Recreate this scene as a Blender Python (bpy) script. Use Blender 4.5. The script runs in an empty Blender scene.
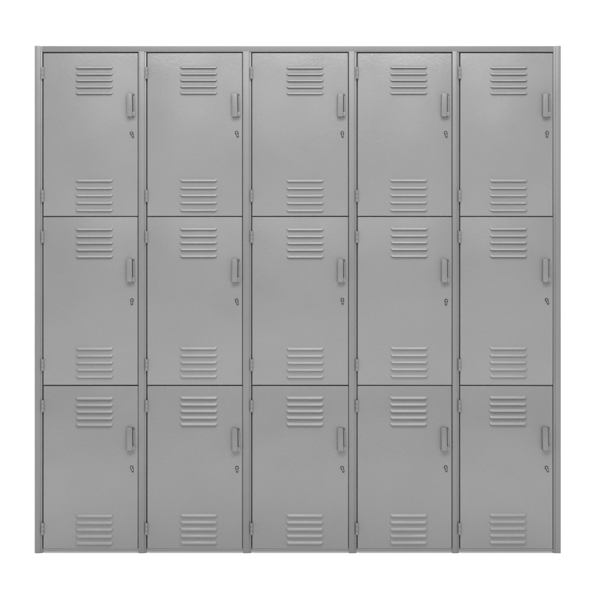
import bpy, bmesh, math, random
from mathutils import Vector, Matrix
random.seed(7)
scene = bpy.context.scene
C = scene.collection
S = 2.125/600.0
def X(px): return (px-300.0)*S
def Z(py): return (553.5-py)*S

# ------------------------------------------------------------------ materials
def new_mat(name):
    m = bpy.data.materials.new(name); m.use_nodes = True
    return m, m.node_tree, m.node_tree.nodes['Principled BSDF']

def paint(name, val, rough=0.4, bump=1.0, var=0.03, spec=.5):
    m, nt, b = new_mat(name)
    N, L = nt.nodes, nt.links
    b.inputs['Specular IOR Level'].default_value = spec
    geo = N.new('ShaderNodeNewGeometry')
    def noise(scale, detail):
        n = N.new('ShaderNodeTexNoise'); n.inputs['Scale'].default_value = scale; n.inputs['Detail'].default_value = detail
        L.new(geo.outputs['Position'], n.inputs['Vector']); return n
    n1 = noise(3.0, 2)
    mr = N.new('ShaderNodeMapRange'); mr.inputs['From Min'].default_value = .3; mr.inputs['From Max'].default_value = .7
    mr.inputs['To Min'].default_value = val*(1-var); mr.inputs['To Max'].default_value = val*(1+var)
    L.new(n1.outputs['Fac'], mr.inputs['Value'])
    L.new(mr.outputs['Result'], b.inputs['Base Color'])
    n3 = noise(9, 3)
    mr2 = N.new('ShaderNodeMapRange'); mr2.inputs['From Min'].default_value = .3; mr2.inputs['From Max'].default_value = .7
    mr2.inputs['To Min'].default_value = rough-.05; mr2.inputs['To Max'].default_value = rough+.05
    L.new(n3.outputs['Fac'], mr2.inputs['Value']); L.new(mr2.outputs['Result'], b.inputs['Roughness'])
    prev = None
    for sc, det, st, dist in ((4.0,1,.75*bump,.010),(70,2,.30*bump,.0011),(280,2,.45*bump,.0008)):
        n = noise(sc, det)
        bb = N.new('ShaderNodeBump'); bb.inputs['Strength'].default_value = min(1,st); bb.inputs['Distance'].default_value = dist
        L.new(n.outputs['Fac'], bb.inputs['Height'])
        if prev: L.new(prev.outputs['Normal'], bb.inputs['Normal'])
        prev = bb
    L.new(prev.outputs['Normal'], b.inputs['Normal'])
    return m

M_door = paint('grey_door_paint', .147, .28)
M_vent = paint('grey_louvre_paint', .143, .41, .3, spec=.45)
M_frame = paint('grey_frame_paint', .122, .36, .5)
M_stop = paint('grey_inner_frame_paint', .10, .5, .3)
M_handle = paint('grey_handle_paint', .125, .34, .2)
M_shade = paint('handle_recess_shade', .050, .42, .2)  # dark colour painted in as the shade of the handle recess
M_hinge = paint('grey_hinge_paint', .135, .38, .2)
M_inside = paint('dark_interior_paint', .03, .7, .2)
m, nt, b = new_mat('dark_slot'); b.inputs['Base Color'].default_value = (.02,.02,.02,1); b.inputs['Roughness'].default_value = .7
M_dark = m
m, nt, b = new_mat('worn_lock_metal'); b.inputs['Base Color'].default_value = (.38,.38,.38,1); b.inputs['Metallic'].default_value = 1; b.inputs['Roughness'].default_value = .4
n = nt.nodes.new('ShaderNodeTexNoise'); n.inputs['Scale'].default_value = 300
mr = nt.nodes.new('ShaderNodeMapRange'); mr.inputs['To Min'].default_value = .25; mr.inputs['To Max'].default_value = .5
nt.links.new(n.outputs['Fac'], mr.inputs['Value']); nt.links.new(mr.outputs['Result'], b.inputs['Roughness'])
M_lock = m
# white floor; its glow is added to lighten the shadow under the lockers
m, nt, b = new_mat('glowing_white_floor'); b.inputs['Roughness'].default_value = .9
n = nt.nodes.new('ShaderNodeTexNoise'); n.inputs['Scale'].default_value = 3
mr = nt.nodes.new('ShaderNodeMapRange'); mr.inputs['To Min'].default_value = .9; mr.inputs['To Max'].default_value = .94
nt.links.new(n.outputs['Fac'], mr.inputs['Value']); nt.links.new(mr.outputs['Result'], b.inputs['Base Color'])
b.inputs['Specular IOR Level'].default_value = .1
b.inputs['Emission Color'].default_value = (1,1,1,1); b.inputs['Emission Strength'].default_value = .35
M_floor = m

# ------------------------------------------------------------------ mesh helpers
def box(bm, x0, x1, y0, y1, z0, z1, mi=0):
    vs = [bm.verts.new(p) for p in ((x0,y0,z0),(x1,y0,z0),(x1,y1,z0),(x0,y1,z0),(x0,y0,z1),(x1,y0,z1),(x1,y1,z1),(x0,y1,z1))]
    for f in ((0,3,2,1),(4,5,6,7),(0,1,5,4),(1,2,6,5),(2,3,7,6),(3,0,4,7)):
        fc = bm.faces.new([vs[i] for i in f]); fc.material_index = mi
    return vs
def prism(bm, pts, ya, yb, mi=0):
    a = [bm.verts.new((x,ya,z)) for x,z in pts]; c = [bm.verts.new((x,yb,z)) for x,z in pts]
    n = len(pts)
    bm.faces.new(a).material_index = mi; bm.faces.new(c[::-1]).material_index = mi
    for i in range(n):
        bm.faces.new((a[i],c[i],c[(i+1)%n],a[(i+1)%n])).material_index = mi
def prism_z(bm, pts, za, zb):
    a = [bm.verts.new((x,y,za)) for x,y in pts]; c = [bm.verts.new((x,y,zb)) for x,y in pts]
    n = len(pts); bm.faces.new(a); bm.faces.new(c[::-1])
    for i in range(n): bm.faces.new((a[i],c[i],c[(i+1)%n],a[(i+1)%n]))
def bevel(bm, w, seg=3):
    bmesh.ops.recalc_face_normals(bm, faces=bm.faces[:])
    bm.normal_update()
    bmesh.ops.bevel(bm, geom=[e for e in bm.edges if e.calc_face_angle(0) > .3], offset=w, segments=seg, profile=.5, affect='EDGES', clamp_overlap=True)
def merge(bm, sub):
    me = bpy.data.meshes.new('tmp'); sub.to_mesh(me); sub.free(); bm.from_mesh(me); bpy.data.meshes.remove(me)
def link(name, bm, mats, parent=None, loc=(0,0,0), smooth=True):
    bmesh.ops.recalc_face_normals(bm, faces=bm.faces[:]) 
    me = bpy.data.meshes.new(name); bm.to_mesh(me); bm.free()
    if not isinstance(mats,(list,tuple)): mats=[mats]
    for k in mats: me.materials.append(k)
    if smooth:
        me.polygons.foreach_set('use_smooth', [True]*len(me.polygons))
        me.set_sharp_from_angle(angle=math.radians(35))
    o = bpy.data.objects.new(name, me); C.objects.link(o); o.location = loc
    if parent: o.parent = parent
    return o

# ------------------------------------------------------------------ setting
bm = bmesh.new()
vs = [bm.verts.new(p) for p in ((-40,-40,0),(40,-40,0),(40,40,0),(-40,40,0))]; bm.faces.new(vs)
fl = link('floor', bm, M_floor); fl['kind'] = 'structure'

# ------------------------------------------------------------------ the lockers
DEPTH = .45
root = bpy.data.objects.new('locker_bank', None); C.objects.link(root)
root['label'] = 'grey metal locker bank of five columns and three rows of louvred doors on white ground'
root['category'] = 'lockers'

POST = [(34.5,42.2),(138.4,146.2),(242.8,251.2),(348.8,356.6),(452.4,459.2),(553.4,561.0)]
DOOR = [(43.2,137.8),(147.2,242.2),(252.2,348.2),(357.6,451.8),(460.2,552.8)]
VENT = [94.5,198.5,305,409,508.5]
HAND = [131,236,341.5,445,546]
ROW = [(53.0,216.0),(217.0,385.0),(386.0,548.8)]
TOPY = 51.8
ZTOP = Z(45.6)

for i,(a,c) in enumerate(POST):
    bm = bmesh.new()
    x0, x1 = X(a), X(c); q = .0065
    # folded channel: flat face with one shallow stepped return on its inner side
    if i == 5: pts = [(x0,.035),(x0,.0030),(x0+q,.0030),(x0+q+.001,0),(x1,0),(x1,.035)]
    else: pts = [(x0,.035),(x0,0),(x1-q-.001,0),(x1-q,.0030),(x1,.0030),(x1,.035)]
    prism_z(bm, pts, 0, ZTOP if i in (0,5) else Z(TOPY)+.0018)
    bevel(bm, .0012, 2)
    link('post', bm, M_frame, root)
bm = bmesh.new(); box(bm, X(42.2)-.0010, X(553.4)+.0010, .0004, .0346, Z(TOPY), ZTOP-.0003); bevel(bm, .0020, 3)
link('top_rail', bm, M_frame, root)
bm = bmesh.new(); box(bm, X(34.6), X(560.9), .0354, DEPTH, ZTOP-.012, ZTOP-.0015); bevel(bm, .002, 2)
link('top_panel', bm, M_frame, root)
for i in range(5):
    xa, xb = X(POST[i][1]), X(POST[i+1][0])
    bm = bmesh.new(); box(bm, xa+.0005, xb-.0005, .001, .003, Z(551.5), Z(549.3)); bevel(bm, .0007,2)
    link('base_rail', bm, M_hinge, root)
    for py, hh in ((52.6,5),(216.5,6),(385.5,6),(548.6,3)):
        zt = min(Z(py)+hh*S/2, Z(TOPY)-.001)
        bm = bmesh.new(); box(bm, xa+.012, xb-.012, .0215, .0235, Z(py)-hh*S/2, zt)
        link('cross_rail', bm, M_stop, root)
    for x0, x1 in ((xa+.0004, xa+.0118),(xb-.0118, xb-.0004)):
        bm = bmesh.new(); box(bm, x0, x1, .0200, .0220, Z(550), Z(TOPY)-.001)
        link('door_stop', bm, M_stop, root)
for a,c in ((X(34.8), X(34.8)+.0015),(X(560.7)-.0015, X(560.7))):
    bm = bmesh.new(); box(bm, a, c, .0352, DEPTH-.002, .012, ZTOP-.0122); link('side_panel', bm, M_frame, root)
bm = bmesh.new(); box(bm, X(34.6), X(560.9), DEPTH-.0015, DEPTH-.0003, .010, ZTOP-.0122); link('back_panel', bm, M_inside, root)
for i in range(1,5):
    xm = X(sum(POST[i])/2)
    bm = bmesh.new(); box(bm, xm-.001, xm+.001, .0355, DEPTH-.002, .012, ZTOP-.013); link('divider_panel', bm, M_inside, root)
for i in range(5):
    xa = X(34.8)+.002 if i==0 else X(sum(POST[i])/2)+.0015
    xb = X(560.7)-.002 if i==4 else X(sum(POST[i+1])/2)-.0015
    for py in (216.5, 385.5, 548.6):
        bm = bmesh.new(); box(bm, xa, xb, .038, DEPTH-.003, Z(py)-.004, Z(py)-.0025); link('shelf', bm, M_inside if py < 500 else M_hinge, root)
for px in (37.7, 557.8): 
    bm = bmesh.new(); box(bm, X(px)-.010, X(px)+.010, DEPTH-.04, DEPTH-.0025, 0, .0095); bevel(bm,.002,2); link('rear_foot', bm, M_frame, root)

# ---- sub-part meshes
def louvre_bm(n, pitch, w=.131, h=.0102, d=.0058):
    """pressed louvres: a curved blade that rises out of the sheet, its lip and a dark face painted as the shade of the opening below"""
    bm = bmesh.new()
    NU, NV = 40, 8
    for k in range(n):
        zc = -k*pitch
        rows = []; prof = []
        for u in range(NU+1):
            t = .5-.5*math.cos(math.pi*u/NU)
            x = -w/2+w*t
            e = min(1, min(x+w/2, w/2-x)/.010)
            prof.append((x, math.sqrt(max(0,1-(1-e)**2))))
        lift = lambda s: (1-s)*h*.3
        for v in range(NV+1):
            q = v/NV
            rows.append([bm.verts.new((x, -.0003-d*s*(.40*q+.60*math.sin(math.pi/2*q)), zc+h/2-h*q + lift(s)*q)) for x,s in prof])
        rows.append([bm.verts.new((x, -.0003-max(0,d-.0008)*s, zc-h/2-.0003+lift(s))) for x,s in prof])
        rows.append([bm.verts.new((x, -.0004, zc-h/2-.0016*s+lift(s))) for x,s in prof])
        for v in range(len(rows)-1):
            for u in range(NU):
                f = bm.faces.new((rows[v][u],rows[v+1][u],rows[v+1][u+1],rows[v][u+1]))
                f.material_index = 1 if v == len(rows)-2 else 0
    return bm
def handle_bm():
    bm = bmesh.new()
    # solid latch tab with a chamfered head, a dark plate as painted recess shade and a small catch beside it
    sub = bmesh.new()
    prism(sub, [(-.0135,-.041),(.0060,-.041),(.0060,.036),(.0015,.041),(-.0135,.041)], -.014, -.0022); bevel(sub, .0018, 3)
    merge(bm, sub)
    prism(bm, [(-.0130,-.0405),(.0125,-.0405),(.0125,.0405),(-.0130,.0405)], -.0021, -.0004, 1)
    sub = bmesh.new()
    prism(sub, [(.0085,-.0405),(.0130,-.0405),(.0130,.030),(.0085,.034)], -.0085, -.0022); bevel(sub, .0008, 2)
    merge(bm, sub)
    sub = bmesh.new()
    box(sub, .0062, .0150, -.0120, -.0087, -.0395, -.024); bevel(sub, .0008, 2)
    merge(bm, sub)
    return bm
def tube_ring(bm, ro, ri, sz, ya, yb, cz=0, mi=0, n=32):
    def ring(r, y): return [bm.verts.new((r*math.cos(2*math.pi*i/n), y, cz+(r*math.sin(2*math.pi*i/n))*sz)) for i in range(n)]
    a, c, d, e = ring(ro, yb), ring(ro*.97, ya), ring(ri, ya), ring(ri, yb)
    for p, q in ((a,c),(c,d),(d,e)):
        for i in range(n): bm.faces.new((p[i],q[i],q[(i+1)%n],p[(i+1)%n])).material_index = mi
def lathe(bm, r0, r1, ya, yb, sx=1, sz=1, cz=0, mi=0, n=28):
    a=[bm.verts.new((r0*sx*math.cos(2*math.pi*i/n), ya, cz+r0*sz*math.sin(2*math.pi*i/n))) for i in range(n)]
    c=[bm.verts.new((r1*sx*math.cos(2*math.pi*i/n), yb, cz+r1*sz*math.sin(2*math.pi*i/n))) for i in range(n)]
    bm.faces.new(a).material_index=mi
    for i in range(n): bm.faces.new((a[i],c[i],c[(i+1)%n],a[(i+1)%n])).material_index=mi
def lock_bm():
    bm = bmesh.new()
    # dark slanted keyhole: barrel above, narrow slot below, a glint of worn metal in the middle
    lathe(bm, .0058,.0064,-.0014,-.0003, 1,1.15, .0042, 1)
    prism(bm, [(-.0032,-.0125),(.0032,-.0125),(.0046,-.0005),(-.0046,-.0005)], -.0013, -.0003, 1)
    lathe(bm, .0022,.0026,-.0026,-.0014, 1,1, .0050, 0)
    box(bm, -.0009,.0009,-.0020,-.0012,-.0080,.0010,0)
    return bm
def hinge_bm():
    bm = bmesh.new(); n=14; r=.0046; H=.042
    for k in range(3):
        za, zb = -H/2+k*H/3+.0004, -H/2+(k+1)*H/3-.0004
        a=[bm.verts.new((r*math.cos(2*math.pi*i/n), r*math.sin(2*math.pi*i/n), za)) for i in range(n)]
        c=[bm.verts.new((r*math.cos(2*math.pi*i/n), r*math.sin(2*math.pi*i/n), zb)) for i in range(n)]
        bm.faces.new(a[::-1]); bm.faces.new(c)
        for i in range(n): bm.faces.new((a[i],a[(i+1)%n],c[(i+1)%n],c[i]))
    return bm
proto = {}
def sub(name, key, make, mats, parent, loc, rot=None):
    if key not in proto:
        o = link(name, make(), mats, parent, loc); proto[key] = o
    else:
        o = proto[key].copy(); C.objects.link(o); o.parent = parent; o.location = loc
    if rot: o.rotation_euler = rot
    return o

UP = [(67.0,6.4),(228.6,6.8),(397.8,6.6)]
LO = [(180.2,7.4),(348.2,7.0),(515.6,6.8)]
HY = [105.5,271,439]
LY = [134.5,301.5,469]
for c,(dx0,dx1) in enumerate(DOOR):
    for r,(py0,py1) in enumerate(ROW):
        w = (dx1-dx0)*S; h = (py1-py0)*S
        bm = bmesh.new()
        box(bm, 0, w, 0, .018, 0, h)
        bevel(bm, .0020, 3)
        ox, oz = X(dx0), Z(py1)
        d = link('door', bm, M_door, root, (ox, .001, oz))
        ajar = random.uniform(.0, .5)
        d.rotation_euler = (math.radians(random.uniform(-.10,.10)), math.radians(random.uniform(-.06,.06)), -math.radians(ajar))
        lx = lambda px: X(px)-ox
        lz = lambda py: Z(py)-oz
        jx = random.uniform(-.4,.4); jy = random.uniform(-.5,.5)
        sub('louvre_vent', ('u',r), lambda: louvre_bm(5, UP[r][1]*S), [M_vent, M_dark], d, (lx(VENT[c]+jx), 0, lz(UP[r][0]+jy)))
        sub('louvre_vent', ('l',r), lambda: louvre_bm(5, LO[r][1]*S), [M_vent, M_dark], d, (lx(VENT[c]+jx), 0, lz(LO[r][0]+jy)))
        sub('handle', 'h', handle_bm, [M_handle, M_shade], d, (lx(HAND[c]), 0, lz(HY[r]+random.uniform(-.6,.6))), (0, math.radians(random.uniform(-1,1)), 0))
        sub('lock', 'k', lock_bm, [M_lock, M_dark], d, (lx(HAND[c]+1), 0, lz(LY[r]+random.uniform(-.5,.5))), (0, math.radians(random.uniform(-22,4)), 0))
        for py in (py0+20, py1-20):
            sub('hinge', 'g', hinge_bm, M_hinge, d, (-.0020, -.0025, lz(py)))

# ------------------------------------------------------------------ light
# white world light, made brighter behind the lockers to keep the floor white
w = bpy.data.worlds.new('World'); scene.world = w; w.use_nodes = True
nt = w.node_tree; bg = nt.nodes['Background']; bg.inputs['Color'].default_value = (1,1,1,1)
tc = nt.nodes.new('ShaderNodeTexCoord'); sp = nt.nodes.new('ShaderNodeSeparateXYZ')
mr = nt.nodes.new('ShaderNodeMapRange'); mr.interpolation_type = 'SMOOTHSTEP'
mr.inputs['From Min'].default_value = -.5; mr.inputs['From Max'].default_value = .25
mr.inputs['To Min'].default_value = .55; mr.inputs['To Max'].default_value = 2.0
nt.links.new(tc.outputs['Generated'], sp.inputs[0]); nt.links.new(sp.outputs['Y'], mr.inputs['Value']); nt.links.new(mr.outputs['Result'], bg.inputs['Strength'])
def area(name, loc, target, sx, sy, e):
    l = bpy.data.lights.new(name, 'AREA'); l.shape='RECTANGLE'; l.size=sx; l.size_y=sy; l.energy=e
    o = bpy.data.objects.new(name, l); C.objects.link(o); o.location = loc
    o.rotation_euler = (Vector(target)-Vector(loc)).to_track_quat('-Z','Y').to_euler()
area('softbox', (0,-2.5,4.2), (0,0,.5), 3.6, 1.4, 225)
area('front_lamp', (-.9,-4.6,2.8), (-.3,0,1.2), 1.1, .5, 13)
area('front_lamp', (1.0,-4.6,2.8), (.3,0,1.2), 1.1, .5, 12)

# ------------------------------------------------------------------ camera
D = 4.4
cd = bpy.data.cameras.new('camera'); cam = bpy.data.objects.new('camera', cd); C.objects.link(cam)
cam.location = (0,-D,Z(300)); cam.rotation_euler = (math.radians(90),0,0)
cd.sensor_width = 36; cd.lens = 36*D/2.125; cd.clip_end = 300
scene.camera = cam
scene.view_settings.view_transform = 'Standard'; scene.view_settings.look = 'None'; scene.view_settings.exposure = 0
